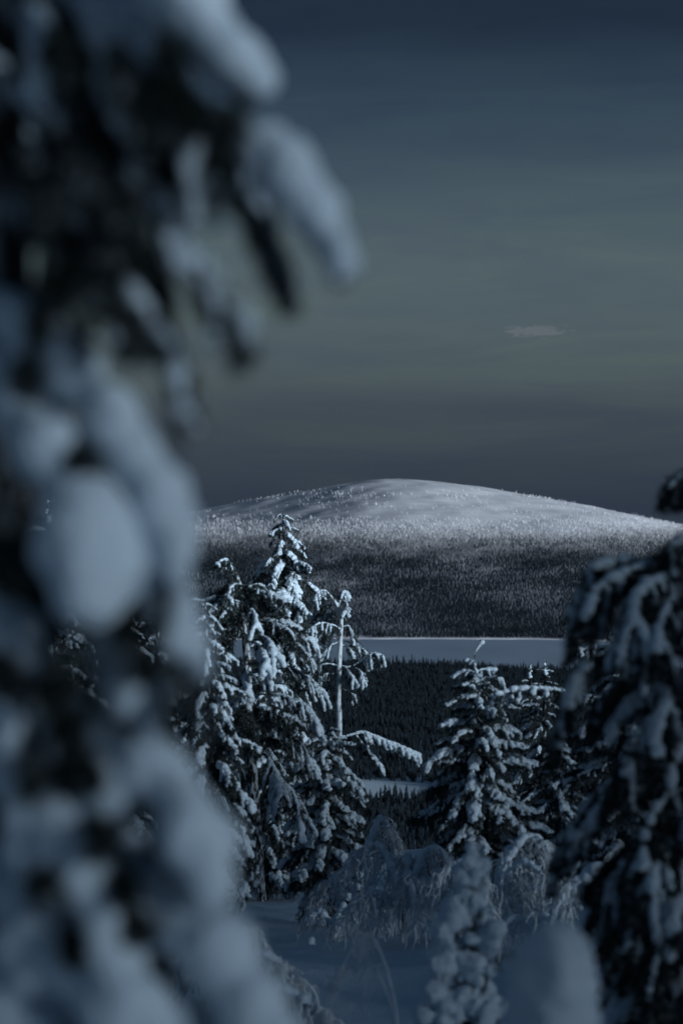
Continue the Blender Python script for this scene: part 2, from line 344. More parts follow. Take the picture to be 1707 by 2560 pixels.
def grid_mesh(name, xs, ys, fn, mat):
    X, Y = np.meshgrid(xs, ys); Z = fn(X, Y); V = np.stack([X, Y, Z], -1).reshape(-1, 3); nx = len(xs); ny = len(ys)
    i = np.arange(ny - 1)[:, None] * nx + np.arange(nx - 1)[None]; F = np.stack([i, i + 1, i + nx + 1, i + nx], -1).reshape(-1, 4)
    me = bpy.data.meshes.new(name); me.vertices.add(len(V)); me.vertices.foreach_set('co', V.ravel())
    me.loops.add(F.size); me.loops.foreach_set('vertex_index', F.ravel().astype(np.int32)); me.polygons.add(len(F))
    me.polygons.foreach_set('loop_start', np.arange(len(F), dtype=np.int32) * 4); me.polygons.foreach_set('loop_total', np.full(len(F), 4, np.int32))
    me.polygons.foreach_set('use_smooth', np.ones(len(F), bool)); me.materials.append(mat); me.update(calc_edges=True); me.validate()
    o = bpy.data.objects.new(name, me); COL.objects.link(o); return o
def sp(a, n, mx): u = np.linspace(0, 1, n); s = math.asinh(mx / a); return a * np.sinh(u * s)
xp = sp(3.0, 110, 45000); XS = np.r_[-xp[:0:-1], xp]; yp = sp(6.0, 210, 70000); YS = np.r_[-sp(6, 40, 3000)[:0:-1], yp]
struct(grid_mesh('ground', XS, YS, ground_z, M['ground']))
fx = np.r_[np.linspace(-3500, -1500, 30)[:-1], np.linspace(-1500, 1600, 200), np.linspace(1600, 3500, 30)[1:]]
fy = np.r_[np.linspace(4050, 4440, 120)[:-1], np.linspace(4440, 8200, 210), np.linspace(8200, 12500, 30)[1:]]
struct(grid_mesh('fell_hill', fx, fy, fell_z, M['fell']))
lx = np.linspace(-4000, 4000, 40); ly = np.linspace(3150, 4460, 20)
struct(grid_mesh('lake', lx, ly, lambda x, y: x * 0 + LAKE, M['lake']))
def W(px, py, d): return np.array([(px - 853.5) * K * d, d, EYE - (py - 1280) * K * d])
def gz(x, y): return float(ground_z(x, y))

# ------------------------------------------------------------------ far woods
def far_tree_mesh(seed, slim):
    rng = np.random.RandomState(seed); V = []; F = []
    tiers = 6; s = 8
    V0 = [(0.10 * math.cos(a), .10 * math.sin(a), 0) for a in np.arange(4) * math.pi / 2]; V += V0 + [(x * .5, y * .5, 3.0) for x, y, _ in V0]
    F += [(i, (i + 1) % 4, 4 + (i + 1) % 4, 4 + i) for i in range(4)]
    for k in range(tiers):
        z0 = 1.2 + 8.2 * k / tiers; z1 = z0 + 8.2 / tiers * 1.75; r = slim * (1.45 * (1 - (k / tiers) ** 1.25) + .22)
        b = len(V); off = rng.uniform(0, 6)
        ox, oy = rng.uniform(-.08, .08, 2)
        for j in range(s):
            a = off + j * 2 * math.pi / s; rr = r * rng.uniform(.45, 1.2); V.append((rr * math.cos(a) + ox, rr * math.sin(a) + oy, z0 + rng.uniform(-.5, .3)))
        V.append((ox, oy, min(z1, 10.0)))
        F += [(b + j, b + (j + 1) % s, b + s) for j in range(s)]
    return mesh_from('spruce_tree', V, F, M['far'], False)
FAR = [far_tree_mesh(1, 1.0), far_tree_mesh(2, .8), far_tree_mesh(3, 1.2), far_tree_mesh(5, .65)]
rs = np.random.RandomState(77)
def scatter(xmax_rate, y0, y1, spacing, xlim=None):
    ny = int((y1 - y0) / spacing); pts = []
    for j in range(ny):
        y = y0 + (j + .5) * spacing; xm = y * .17 + 60 if xlim is None else xlim
        n = int(2 * xm / spacing); pts.append(np.stack([np.linspace(-xm, xm, n) + rs.uniform(-.5, .5, n) * spacing, np.full(n, y) + rs.uniform(-.5, .5, n) * spacing], 1))
    return np.concatenate(pts)
# valley wood on this side of the lake, with an open bog in it
A = scatter(.17, 1080, 3760, 5.6)
shore = 3590 - .34 * np.clip(A[:, 0], -400, 900) + 25 * np.sin(A[:, 0] * .013) + 12 * np.sin(A[:, 0] * .04 + 1)
bog = (A[:, 1] > 1905 + 22 * np.sin(A[:, 0] * .03)) & (A[:, 1] < 2040 + 12 * np.sin(A[:, 0] * .05)) & (A[:, 0] > -30) & (A[:, 0] < 84 + 8 * np.sin(A[:, 1] * .2))
A = A[(A[:, 1] < shore) & ~bog & (rs.rand(len(A)) < .9)]
Az = ground_z(A[:, 0], A[:, 1]); As = rs.uniform(.65, 1.6, len(A)) * (.85 + .15 * np.sin(A[:, 0] * .05) * np.sin(A[:, 1] * .04))
# wood on the fell, thinning out upwards
B = scatter(.17, 4080, 7650, 5.4); Bz = fell_z(B[:, 0], B[:, 1]); B = B[Bz > -226.4]; Bz = Bz[Bz > -226.4]
cl = .5 + .5 * fbm(B[:, 0], B[:, 1], .018, 21)
dens = 1 - sstep(-75, -8, Bz + 22 * (cl - .5)); dens = np.maximum(dens * .92, .034 * np.clip(cl * 2 - .5, 0, 2) * (1 - sstep(40, 85, Bz)))
gap = fbm(B[:, 0], B[:, 1], .006, 33); dens = dens * np.where(gap > .7, .5, 1.0)
kp = rs.rand(len(B)) < dens; B = B[kp]; Bz = Bz[kp]; Bs = rs.uniform(.45, 1.05, len(B)) * (.8 + .4 * cl[kp]) * (1 - .28 * sstep(-90, 20, Bz))
P_all = np.r_[np.c_[A, Az], np.c_[B, Bz]]; S_all = np.r_[As, Bs]; isB = np.r_[np.zeros(len(A), bool), np.ones(len(B), bool)]
px = 853.5 + P_all[:, 0] / P_all[:, 1] / K; top = 1280 - (P_all[:, 2] + S_all * 10 - EYE) / P_all[:, 1] / K
indiv = np.zeros(len(P_all), bool)
def pick(mask, order, n):
    idx = np.where(mask)[0]; idx = idx[np.argsort(order[idx])][:n]; indiv[idx] = True; return idx
i_near = pick(~isB & (px > 890) & (px < 1075) & (P_all[:, 1] < 1910) & (P_all[:, 1] > 1480), -P_all[:, 1], 90)
shore_all = 3590 - .34 * np.clip(P_all[:, 0], -400, 900)
i_sky = pick(~isB & (px > 770) & (px < 1500), shore_all - P_all[:, 1], 130)
i_sol = pick(isB & (px > 560) & (px < 1707) & (P_all[:, 2] > 2), -P_all[:, 2], 220)
S_all[i_sky] *= rs.uniform(.9, 1.45, len(i_sky))
for idx, nm, lab, grp in ((i_near, 'spruce_tree', 'dark spruce at the near edge of the snowy bog clearing in the valley', 'spruces before the bog clearing'),
                          (i_sky, 'spruce_tree', 'dark spruce whose top stands out against the near side of the frozen lake', 'spruces along the near lake shore'),
                          (i_sol, 'snowy_spruce_tree', 'tiny solitary snow-covered spruce on the open white slope of the fell', 'solitary trees on the open fell')):
    for i in idx:
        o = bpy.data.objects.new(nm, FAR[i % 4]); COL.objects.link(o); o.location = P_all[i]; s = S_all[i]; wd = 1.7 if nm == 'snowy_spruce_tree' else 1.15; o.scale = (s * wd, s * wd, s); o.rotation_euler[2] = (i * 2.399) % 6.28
        tag(o, lab, 'tree', grp)
protos = []
for k in range(4):
    i = [q for q in i_near if q % 4 == k][0]; protos.append(next(o for o in COL.objects if o.data == FAR[k]))
def forest(name, sel):
    P = P_all[sel]; S = S_all[sel]; me = bpy.data.meshes.new(name); me.vertices.add(len(P)); me.vertices.foreach_set('co', P.ravel())
    a = me.attributes.new('tree_scale', 'FLOAT', 'POINT'); a.data.foreach_set('value', S.astype(np.float32))
    a = me.attributes.new('tree_rot', 'FLOAT', 'POINT'); a.data.foreach_set('value', rs.uniform(0, 6.28, len(P)).astype(np.float32))
    a = me.attributes.new('tree_kind', 'INT', 'POINT'); a.data.foreach_set('value', rs.randint(0, 4, len(P)).astype(np.int32))
    me.update(); o = bpy.data.objects.new(name, me); COL.objects.link(o)
    g = bpy.data.node_groups.new(name, 'GeometryNodeTree'); g.interface.new_socket('Geometry', in_out='INPUT', socket_type='NodeSocketGeometry'); g.interface.new_socket('Geometry', in_out='OUTPUT', socket_type='NodeSocketGeometry')
    n = g.nodes; l = g.links; gi = n.new('NodeGroupInput'); go = n.new('NodeGroupOutput'); jn = n.new('GeometryNodeJoinGeometry')
    def attr(nm, ty): x = n.new('GeometryNodeInputNamedAttribute'); x.data_type = ty; x.inputs[0].default_value = nm; return x.outputs[0]
    sc_ = attr('tree_scale', 'FLOAT'); ro = attr('tree_rot', 'FLOAT'); kd = attr('tree_kind', 'INT')
    cv = n.new('ShaderNodeCombineXYZ'); l.new(ro, cv.inputs[2])
    for k in range(4):
        cmp_ = n.new('FunctionNodeCompare'); cmp_.data_type = 'INT'; cmp_.operation = 'EQUAL'; l.new(kd, cmp_.inputs[2]); cmp_.inputs[3].default_value = k
        oi = n.new('GeometryNodeObjectInfo'); oi.transform_space = 'ORIGINAL'; oi.inputs[0].default_value = protos[k]; oi.inputs[1].default_value = True
        ip = n.new('GeometryNodeInstanceOnPoints'); l.new(gi.outputs[0], ip.inputs['Points']); l.new(cmp_.outputs[0], ip.inputs['Selection'])
        l.new(oi.outputs['Geometry'], ip.inputs['Instance']); l.new(cv.outputs[0], ip.inputs['Rotation']); l.new(sc_, ip.inputs['Scale']); l.new(ip.outputs[0], jn.inputs[0])
    l.new(jn.outputs[0], go.inputs[0]); md = o.modifiers.new('trees', 'NODES'); md.node_group = g
    return struct(o, 'stuff')
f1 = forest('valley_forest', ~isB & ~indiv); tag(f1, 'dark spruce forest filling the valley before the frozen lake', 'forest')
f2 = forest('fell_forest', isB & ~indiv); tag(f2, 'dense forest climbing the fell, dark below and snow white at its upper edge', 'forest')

# ------------------------------------------------------------------ snow-laden spruces
def trunk_part(tree, P, r0, r1, mat='bark', seed=1, sides=9):
    acc = Acc(); tube(acc, P, r0, r1, sides, np.random.RandomState(seed), .12); o = bpy.data.objects.new('trunk', acc.mesh('trunk', M[mat])); return link(o, tree)
def put_bough(tree, kind, k, pos, az, pitch, scale, sy=1.0, roll=0.0):
    fm, sm = LIB[kind][k % len(LIB[kind])]
    o = bpy.data.objects.new('bough', fm); link(o, tree)
    o.matrix_local = Matrix.Translation(Vector(pos)) @ Matrix.Rotation(az, 4, 'Z') @ Matrix.Rotation(-pitch, 4, 'Y') @ Matrix.Rotation(roll, 4, 'X') @ Matrix.Diagonal((scale, scale * sy, scale, 1))
    if sm is not None: s = bpy.data.objects.new('snow', sm); link(s, o)
    return o
def spruce(name, label, tx, ty, d, prof, nb, seed, mixk=('heavy', 'medium', 'light'), w_=(.4, .4, .2), lean=(0, 0), base_py=None, bare=.25, dz=0.0, sag=0.0, minr=.13, rime=False):
    """prof: list of (photo y, half width in photo px) from the top down"""
    rng = np.random.RandomState(seed); T = W(tx, ty, d); bx = T[0] + lean[0]; by = d + lean[1]; bz = gz(bx, by) - .1
    tree = thing(name, label, 'tree', (bx, by, bz)); T = T - (bx, by, bz)
    mid = np.array([T[0] * .35 + rng.uniform(-.06, .06), T[1] * .4, T[2] * .5])
    P = spline([(0, 0, -.2), mid, T], 14); trunk_part(tree, P, .03 + .014 * T[2], .012, 'rimebark' if rime else 'bark', seed)
    zs = np.array([(EYE - (y - 1280) * K * d) - bz for y, _ in prof]); ra = np.array([r * K * d for _, r in prof]); o_ = np.argsort(zs); zs = zs[o_]; ra = ra[o_]
    zlo = max(zs[0], .25); zz = np.linspace(zlo, T[2] * .995, 400); wgt = np.interp(zz, zs, ra) ** .4 + .12; cw = np.cumsum(wgt); cw /= cw[-1]
    for i in range(nb):
        z = np.interp((i + rng.uniform(.1, .9)) / nb, cw, zz); R = np.interp(z, zs, ra); az = i * 2.39996 + rng.uniform(-.4, .4)
        c = np.array([np.interp(z, P[:, 2], P[:, j]) for j in range(2)])
        hf = z / T[2]; sc = max(R * rng.uniform(.8, 1.18), minr) * (1 + 1.1 * max(sag, 0))
        kd = 'bare' if rng.rand() < bare * (1 - hf * .6) else mixk[rng.choice(3, p=w_)]
        pitch = math.radians(-14 + 34 * hf ** 3 + rng.uniform(-14, 12)) - sag
        if kd == 'bare': sc *= .8; pitch -= .15
        put_bough(tree, kd, rng.randint(6), (c[0], c[1], z + sc * .08), az, pitch, sc, rng.uniform(.85, 1.25), rng.uniform(-.2, .2))
    # snow-capped leader
    bl = []
    for q in range(5):
        v = P[-1] * (1 - q * .012) ; bl.append((P[-1][0] + rng.uniform(-.02, .02), P[-1][1] + rng.uniform(-.02, .02), P[-1][2] - q * .05, .015 + .006 * q))
    s = bpy.data.objects.new('snow_cap', snow_mesh('snow_cap', bl, .012, .008, 20)); link(s, tree)
    return tree
T1 = spruce('spruce_tree', 'tallest narrow snow-laden spruce rising above the group against the fell', 708, 1278, 38,
            [(1280, 16), (1310, 34), (1345, 36), (1370, 52), (1440, 74), (1490, 76), (1530, 56), (1580, 52), (1640, 52), (1750, 62), (1900, 80), (2100, 95), (2250, 70)], 170, 3, w_=(.45, .4, .15), lean=(.1, 0), sag=.45, bare=.3)
T3 = spruce('spruce_tree', 'slender snowy spruce with hooked tip beside the big blurred snowy tree', 512, 1500, 28,
            [(1500, 22), (1560, 42), (1650, 60), (1780, 80), (1900, 105), (2050, 120), (2200, 90)], 115, 8, w_=(.5, .4, .1), lean=(.05, 0), sag=.25)
T5 = spruce('spruce_tree', 'small bushy snow-capped spruce at the foot of the slim pine', 822, 1822, 31,
            [(1822, 34), (1870, 72), (1920, 95), (1980, 95), (2060, 105), (2140, 115), (2220, 105), (2270, 60)], 95, 11, w_=(.85, .12, .03), lean=(0, 0), bare=.12)
T6 = spruce('spruce_tree', 'broad snow-draped spruce with bare twig leader above the arching birches', 1195, 1690, 27,
            [(1690, 45), (1730, 75), (1780, 95), (1850, 115), (1930, 130), (2000, 150), (2080, 160), (2150, 140)], 105, 14, w_=(.55, .4, .05), bare=.18)
T7 = spruce('spruce_tree', 'twin-topped rimed spruce behind the long snowy branch', 1362, 1652, 39,
            [(1652, 14), (1700, 32), (1760, 55), (1850, 80), (1950, 95), (2080, 100)], 75, 17, w_=(.1, .4, .5))
T7b = spruce('spruce_tree', 'thin crooked frosted spruce top next to the twin-topped spruce', 1325, 1662, 40.5,
             [(1662, 10), (1710, 26), (1800, 45), (1950, 60), (2080, 60)], 50, 18, w_=(.05, .4, .55))
T8 = spruce('spruce_tree', 'mid-sized snowy spruce half hidden by the big drooping dark tree', 1570, 1535, 24,
            [(1535, 30), (1600, 70), (1700, 105), (1800, 130), (1950, 150), (2100, 160), (2200, 120)], 100, 21, w_=(.3, .45, .25))
T2b = spruce('spruce_tree', 'dark dense spruce standing behind the leaning snowy pine', 655, 1560, 36,
             [(1560, 20), (1650, 60), (1800, 95), (2000, 130), (2200, 110)], 80, 24, w_=(.2, .45, .35))
T2c = spruce('spruce_tree', 'frosted spruce visible through the gap of the blurred snowy tree', 330, 1600, 34,
             [(1600, 20), (1680, 50), (1800, 80), (2000, 110), (2200, 110)], 60, 27, w_=(.3, .5, .2))
T2d = spruce('spruce_tree', 'low frosted spruce between the leaning pine and the small bushy spruce', 770, 1760, 40,
             [(1760, 16), (1820, 40), (1900, 60), (2050, 85), (2200, 85)], 60, 29, w_=(.1, .4, .5))
T7c = spruce('spruce_tree', 'snow-clumped spruce to the right of the arching birches', 1400, 1850, 30,
             [(1850, 25), (1900, 55), (1980, 75), (2080, 85), (2160, 70)], 60, 31, w_=(.6, .3, .1))

# custom boughs from measured limb lines
def cbough(tree, pts, wood, fat, rng, nf=0, flen=.2, nd=60, nlen=.05, voxel=.012, lift=.5, u0=.1, skip=0, ffat=.7, name='bough', fhang=(.7, 1.2), bark='needle', fneed=40, fbare=.15, rough=.006, fu=(.15, 1.0), fspread=1.2):
    """pts in world space; fat = snow radius at start, middle, end"""
    o0 = np.array(tree.location); P = spline(np.asarray(pts) - o0, 14); fo = Acc(); tube(fo, P, wood, wood * .35, 5); needles(fo, P[2:], nd, nlen, nlen * .13, rng)
    f = lambda u: np.interp(u, np.linspace(0, 1, len(fat)), fat)
    bl = line_blobs(P, lambda u: float(f(u)), rng, .65, lift, u0, .22, skip) if max(fat) > 0 else []
    hd = P[-1] - P[0]; a0 = math.atan2(hd[1], hd[0])
    for k in range(nf):
        u = fu[0] + (fu[1] - fu[0]) * (k + .5) / nf; i = u * 13; i0 = min(int(i), 12); b = P[i0] + (P[i0 + 1] - P[i0]) * (i - i0)
        Q = finger(b, a0 + (-1) ** k * rng.uniform(.2, fspread), flen * rng.uniform(.65, 1.25), rng.uniform(*fhang)); tube(fo, Q, wood * .35, wood * .15, 3); needles(fo, Q, fneed, nlen, nlen * .13, rng)
        if max(fat) > 0 and rng.rand() > fbare:
            r_ = max(float(f(u)), .3 * max(fat)) * ffat * rng.uniform(.8, 1.2); bl += line_blobs(Q, lambda v: r_ * (.7 + .5 * math.sin(min(v * 1.2, 1) * 2.5)), rng, .65, .35, .05, .2)
    o = bpy.data.objects.new(name, fo.mesh(name, M[bark], False)); link(o, tree)
    if bl: s = bpy.data.objects.new('snow', snow_mesh('snow', bl, voxel, rough, 1.2 / max(max(fat), .01) * .5)); link(s, o)
    return o

cbough(T8, [W(1560, 1770, 24.2), W(1480, 1742, 24.0), W(1400, 1728, 23.9), W(1310, 1722, 23.8), W(1240, 1738, 23.8)], .016, [.014, .018, .026, .03], np.random.RandomState(77), nf=22, flen=.14, voxel=.009, nd=160, nlen=.07, fneed=90, fhang=(.4, 1.4), ffat=.8, fbare=.4, fu=(.1, 1), skip=.25, fspread=1.7, rough=.012)
cbough(T8, [W(1560, 1640, 24.2), W(1500, 1620, 24.0), W(1440, 1630, 23.9)], .014, [.015, .024, .026], np.random.RandomState(78), nf=12, flen=.13, voxel=.009, nd=90, nlen=.07, fneed=90, fhang=(.4, 1.4), ffat=.8, fbare=.35, skip=.25, fspread=1.7, rough=.012, fu=(.2, 1))
for x_, t_, d_ in ((120, 1400, 33), (255, 1440, 36), (400, 1490, 38), (20, 1450, 38)):
    p_ = W(x_, t_, d_); g_ = gz(p_[0], d_) - .1
    dup(T2b, (p_[0], d_, g_), x_ * .1, (p_[2] - g_) / 3.6, 'dark spruce glimpsed through the gaps of the blurred snowy tree', 'spruces behind the blurred tree')
# ---- spruce leader and long branch of the broad spruce
rng = np.random.RandomState(5)
lead = cbough(T6, [W(1195, 1700, 27), W(1186, 1660, 27), W(1188, 1630, 27), W(1205, 1603, 27)], .014, [.018, .014, .012, .03], rng, voxel=.008, nd=10, name='leader', lift=.1, u0=0)
for pts in ([(1186, 1653), (1165, 1652)], [(1187, 1682), (1160, 1678), (1130, 1694)], [(1187, 1682), (1210, 1674), (1240, 1677)], [(1180, 1705), (1215, 1698), (1250, 1700), (1254, 1712)]):
    cbough(T6, [W(a, b, 27 + .05 * j) for j, (a, b) in enumerate(pts)], .010, [.014, .018, .03], rng, nf=3, flen=.07, voxel=.009, nd=25, fneed=12)

# ---- slim rimed pine
def pine():
    d = 33.0; rng = np.random.RandomState(9); bz = gz((850 - 853.5) * K * d, d) - .1
    t = thing('pine_tree', 'slim rime-covered pine with bare trunk and tufted snowy branch tips', 'tree', ((850 - 853.5) * K * d, d, bz))
    o0 = np.array(t.location)
    P = spline([W(850, 2290, d) - o0, W(848, 1835, d) - o0, W(846, 1740, d) - o0, W(849, 1640, d) - o0, W(853, 1545, d) - o0, W(838, 1505, d) - o0, W(822, 1485, d) - o0], 22)
    trunk_part(t, P, .046, .012, 'rimebark', 4, 10)
    def br(pts, fat=.019, nf=8, flen=.13, **k):
        n = len(pts); z = rng.uniform(-.35, .35)
        kw = dict(nd=30, nlen=.07, voxel=.008, skip=.2, ffat=.95, name='branch', bark='needle', fneed=70, fbare=.25, fu=(.35, 1.0), rough=.004, u0=.02, lift=.3); kw.update(k)
        cbough(t, [W(a, b, d + z * i / max(n - 1, 1)) for i, (a, b) in enumerate(pts)], .012, [fat * .65, fat * .75, fat * 1.2], rng, nf=nf + nf // 2, flen=flen, **kw)
    br([(822, 1485), (810, 1476), (795, 1482), (784, 1504)]); br([(840, 1512), (822, 1512), (800, 1520), (792, 1538)], nf=9)
    br([(841, 1512), (852, 1500), (858, 1480), (868, 1482)], nf=9, flen=.1); br([(856, 1500), (866, 1508), (868, 1520), (862, 1532)], nf=6, flen=.1)
    br([(846, 1528), (825, 1528), (808, 1542)], nf=6, flen=.1); br([(850, 1540), (858, 1545)], nf=3, flen=.06)
    br([(850, 1573), (830, 1562), (800, 1558), (778, 1572)], nf=11); br([(852, 1572), (868, 1564), (878, 1580), (880, 1598)], nf=7)
    br([(848, 1600), (832, 1586), (818, 1580), (790, 1588)], nf=11, flen=.17); br([(848, 1606), (830, 1612), (812, 1630)], nf=9, flen=.22, fat=.018)
    br([(852, 1602), (875, 1606), (900, 1618), (915, 1638)], nf=12); br([(852, 1612), (868, 1618), (882, 1634)], nf=8, flen=.12)
    br([(846, 1662), (872, 1668), (900, 1654), (930, 1634), (958, 1640)], nf=13, flen=.16, fu=(.5, 1)); br([(862, 1666), (872, 1680), (884, 1700)], nf=9, flen=.12); br([(885, 1668), (900, 1678), (906, 1698)], nf=8, flen=.12)
    br([(846, 1664), (815, 1660), (785, 1672), (778, 1690)], nf=10, fat=.018); br([(848, 1688), (820, 1684), (800, 1694)], nf=6, fat=.012)
    br([(851, 1718), (868, 1728), (886, 1738), (878, 1762)], nf=4, flen=.08, fat=.012); br([(848, 1722), (820, 1720), (795, 1732)], nf=4, flen=.1, fat=.01)
    br([(850, 1842), (870, 1840), (905, 1830), (930, 1838), (975, 1856), (1020, 1876), (1052, 1892)], nf=22, flen=.13, fat=.030, fhang=(.9, 1.4), fu=(.3, 1.0), ffat=.9)
    br([(890, 1838), (905, 1858), (922, 1880), (948, 1912)], nf=14, flen=.13, fat=.02)
    br([(848, 1850), (820, 1850), (790, 1862)], nf=6, fat=.02)
    return t
pine()

# ---- leaning pine with fat snow clumps (left group)
def lean_pine():
    d = 30.0; rng = np.random.RandomState(19); bx = (650 - 853.5) * K * d
    t = thing('pine_tree', 'wide snow-clumped pine with drooping tip leaning left beside the tallest spruce', 'tree', (bx, d, gz(bx, d) - .1)); o0 = np.array(t.location)
    P = spline([W(650, 2230, d) - o0, W(635, 2000, d) - o0, W(622, 1750, d) - o0, W(612, 1560, d) - o0, W(600, 1470, d) - o0, W(585, 1425, d) - o0, W(565, 1400, d) - o0], 20)
    trunk_part(t, P, .075, .012, 'darkrime', 5, 10)
    def br(pts, fat=.055, nf=8, flen=.2, z=None, **k):
        n = len(pts); z = rng.uniform(-.5, .5) if z is None else z
        kw = dict(nd=60, nlen=.075, voxel=.012, skip=.15, ffat=.7, name='branch', fneed=80, fbare=.35, fu=(.3, 1.0), rough=.007, u0=.2, fhang=(.6, 1.3)); kw.update(k)
        cbough(t, [W(a, b, d + z * i / (n - 1)) for i, (a, b) in enumerate(pts)], .014, [fat * .18, fat * .38, fat * .78], rng, nf=nf * 2, flen=flen, **kw)
    br([(592, 1440), (585, 1420), (566, 1399), (540, 1412)], .03, 6, .12); br([(608, 1465), (590, 1460), (577, 1470)], .03, 3, .1)
    br([(610, 1480), (635, 1462), (655, 1465), (668, 1490)], .05, 7); br([(612, 1500), (640, 1490), (675, 1505), (690, 1540)], .05, 8); br([(690, 1520), (705, 1530), (715, 1548)], .045, 4, .1)
    br([(612, 1510), (580, 1500), (566, 1490)], .045, 4, .15); br([(615, 1520), (575, 1510), (545, 1520), (530, 1540)], .03, 8, .15)
    br([(618, 1530), (630, 1525), (640, 1550), (638, 1570)], .06, 5, .16, -.8); br([(617, 1550), (585, 1530), (560, 1525)], .02, 8)
    br([(618, 1560), (580, 1552), (545, 1550)], .02, 8); br([(620, 1555), (660, 1552), (700, 1565), (725, 1580)], .035, 9)
    br([(622, 1580), (655, 1590), (675, 1610), (682, 1640)], .065, 7, .2, -.7); br([(622, 1600), (650, 1620), (668, 1660)], .065, 6, .2, -.9)
    br([(620, 1590), (680, 1578), (745, 1590), (790, 1605)], .05, 12); br([(625, 1600), (720, 1600), (770, 1640), (778, 1670)], .04, 12)
    br([(622, 1600), (600, 1570), (560, 1575), (540, 1590)], .025, 8); br([(625, 1660), (660, 1655), (662, 1690)], .055, 5, .18, -.9); br([(624, 1690), (620, 1680), (610, 1700), (622, 1730)], .06, 5, .18, -1.0)
    br([(626, 1670), (700, 1662), (760, 1690), (798, 1725)], .045, 14, .25); br([(628, 1735), (700, 1738), (760, 1762), (790, 1810)], .05, 16, .28)
    br([(628, 1760), (590, 1750), (560, 1780), (545, 1800)], .045, 10, .25); br([(632, 1820), (690, 1815), (740, 1850), (770, 1900)], .045, 14, .3)
    br([(632, 1830), (590, 1830), (560, 1880), (555, 1920)], .06, 10, .3); br([(635, 1880), (670, 1890), (690, 1940), (700, 1990)], .055, 10, .3, -.8)
    br([(636, 1930), (600, 1920), (570, 1960), (565, 2020)], .055, 10, .3, -.6); br([(640, 1960), (700, 1950), (740, 2000), (750, 2050)], .05, 12, .3)
    for i in range(26):
        q = rng.uniform(.25, .8); c = P[int(q * 19)]; put_bough(t, 'bare' if i % 2 else 'light', i, c, rng.uniform(0, 6.28), rng.uniform(-.3, .1), rng.uniform(.5, .9))
    return t
lean_pine()
# ---- rimed birches bent under the snow
def birch(name, label, x_px, base_py, d, stems, seed, twig=.0095, ntw=34, sub=4, tl=(.18, .5), snowy=True, stem=.024):
    """stems: list of (azimuth deg, reach m, height m)"""
    rng = np.random.RandomState(seed); bx = (x_px - 853.5) * K * d; bz = gz(bx, d) - .1; stems = [(q, r * 1.1, h * 1.06) for q, r, h in stems]
    t = thing(name, label, 'bush', (bx, d, bz))
    for (azd, reach, h) in stems:
        a = math.radians(azd); dr = np.array([math.cos(a), math.sin(a), 0])
        P = spline([np.zeros(3), dr * reach * .12 + (0, 0, h * .62), dr * reach * .42 + (0, 0, h * .98), dr * reach * .75 + (0, 0, h * .85), dr * reach + (0, 0, h * .5)], 18)
        acc = Acc(); tube(acc, P, stem, stem * .35, 6, rng, .1); st = bpy.data.objects.new('stem', acc.mesh('stem', M['rime'])); link(st, t)
        tw = Acc()
        for k in range(ntw):
            u = rng.uniform(.3, 1); i = u * 17; i0 = min(int(i), 16); b = P[i0] + (P[i0 + 1] - P[i0]) * (i - i0)
            az = a + rng.normal(0, 1.1); ln = rng.uniform(*tl); e = np.array([math.cos(az), math.sin(az), 0])
            up = rng.uniform(.0, .25); Q = [b + e * ln * .55 * v ** .8 + np.array([0, 0, ln * (up * math.sin(v * 2.4) - .95 * v ** 2)]) for v in np.linspace(0, 1, 7)]
            Q = np.array(Q) + rng.normal(0, .016, (7, 3)); Q[0] = b; tube(tw, Q, twig * 1.2, twig * .7, 4, rng, .25)
            for s in range(sub):
                j = rng.randint(1, 6); az2 = az + rng.normal(0, 1.5); l2 = ln * rng.uniform(.25, .5); e2 = np.array([math.cos(az2), math.sin(az2), 0]); uu = rng.uniform(-.2, .9)
                R = np.array([Q[j] + e2 * l2 * .5 * v + np.array([0, 0, l2 * (uu * v - v ** 1.6)]) for v in np.linspace(0, 1, 5)]); tube(tw, R, twig * .8, twig * .55, 3, rng, .2)
        o = bpy.data.objects.new('twigs', tw.mesh('twigs', M['rime'])); link(o, st)
        if snowy:
            bl = line_blobs(P, lambda u: .018 + .022 * math.sin(u * 3), rng, .7, .5, .3, .3, .15)
            s = bpy.data.objects.new('snow', snow_mesh('snow', bl, .012, .006, 14)); link(s, st)
    return t
birch('birch_bush', 'frosted birch arching over in front of the broad spruce, twigs hanging in a dome', 1225, 2230, 23.5, [(10, .75, 1.15), (-40, .8, .95), (50, .6, 1.0), (-100, .5, .75), (170, .55, .9), (-15, .95, .7)], 3)
birch('birch_bush', 'low dense frosted birch thicket between the small and the broad spruce', 1010, 2250, 25.5, [(20, .6, 1.0), (160, .65, 1.05), (-80, .5, .8), (80, .5, .9), (-150, .7, .6), (-30, .7, .6)], 5)
birch('birch_bush', 'tangled frosted birch twigs at the foot of the small bushy spruce', 905, 2265, 28, [(15, .6, .9), (165, .5, .7), (-60, .5, .6), (60, .8, 1.3)], 7)
birch('birch_bush', 'blurry frosted birch arcing beside the big blurred snowy tree', 560, 2260, 18, [(10, .55, .75), (150, .6, .85), (-70, .5, .6), (60, .5, .9), (-20, .8, .55)], 9, twig=.011)
birch('birch_bush', 'soft dark arching birch twigs left of the lumpy snow-covered sapling', 1010, 2500, 14, [(165, .42, 1.0), (150, .5, .85)], 12, twig=.004, ntw=9, tl=(.2, .4), snowy=False, stem=.009)
birch('birch_bush', 'rimed birch stem with forked twigs under the drooping dark tree', 1545, 2280, 20, [(100, .1, 1.15), (20, .5, .95), (165, .55, .9), (-60, .4, .7)], 15, twig=.009, ntw=20)
birch('birch_bush', 'small frosted twig clump poking from the snow below the bushy spruce', 835, 2330, 27.5, [(20, .25, .42), (170, .3, .36), (-80, .25, .3)], 21, twig=.008, ntw=14, tl=(.1, .25))
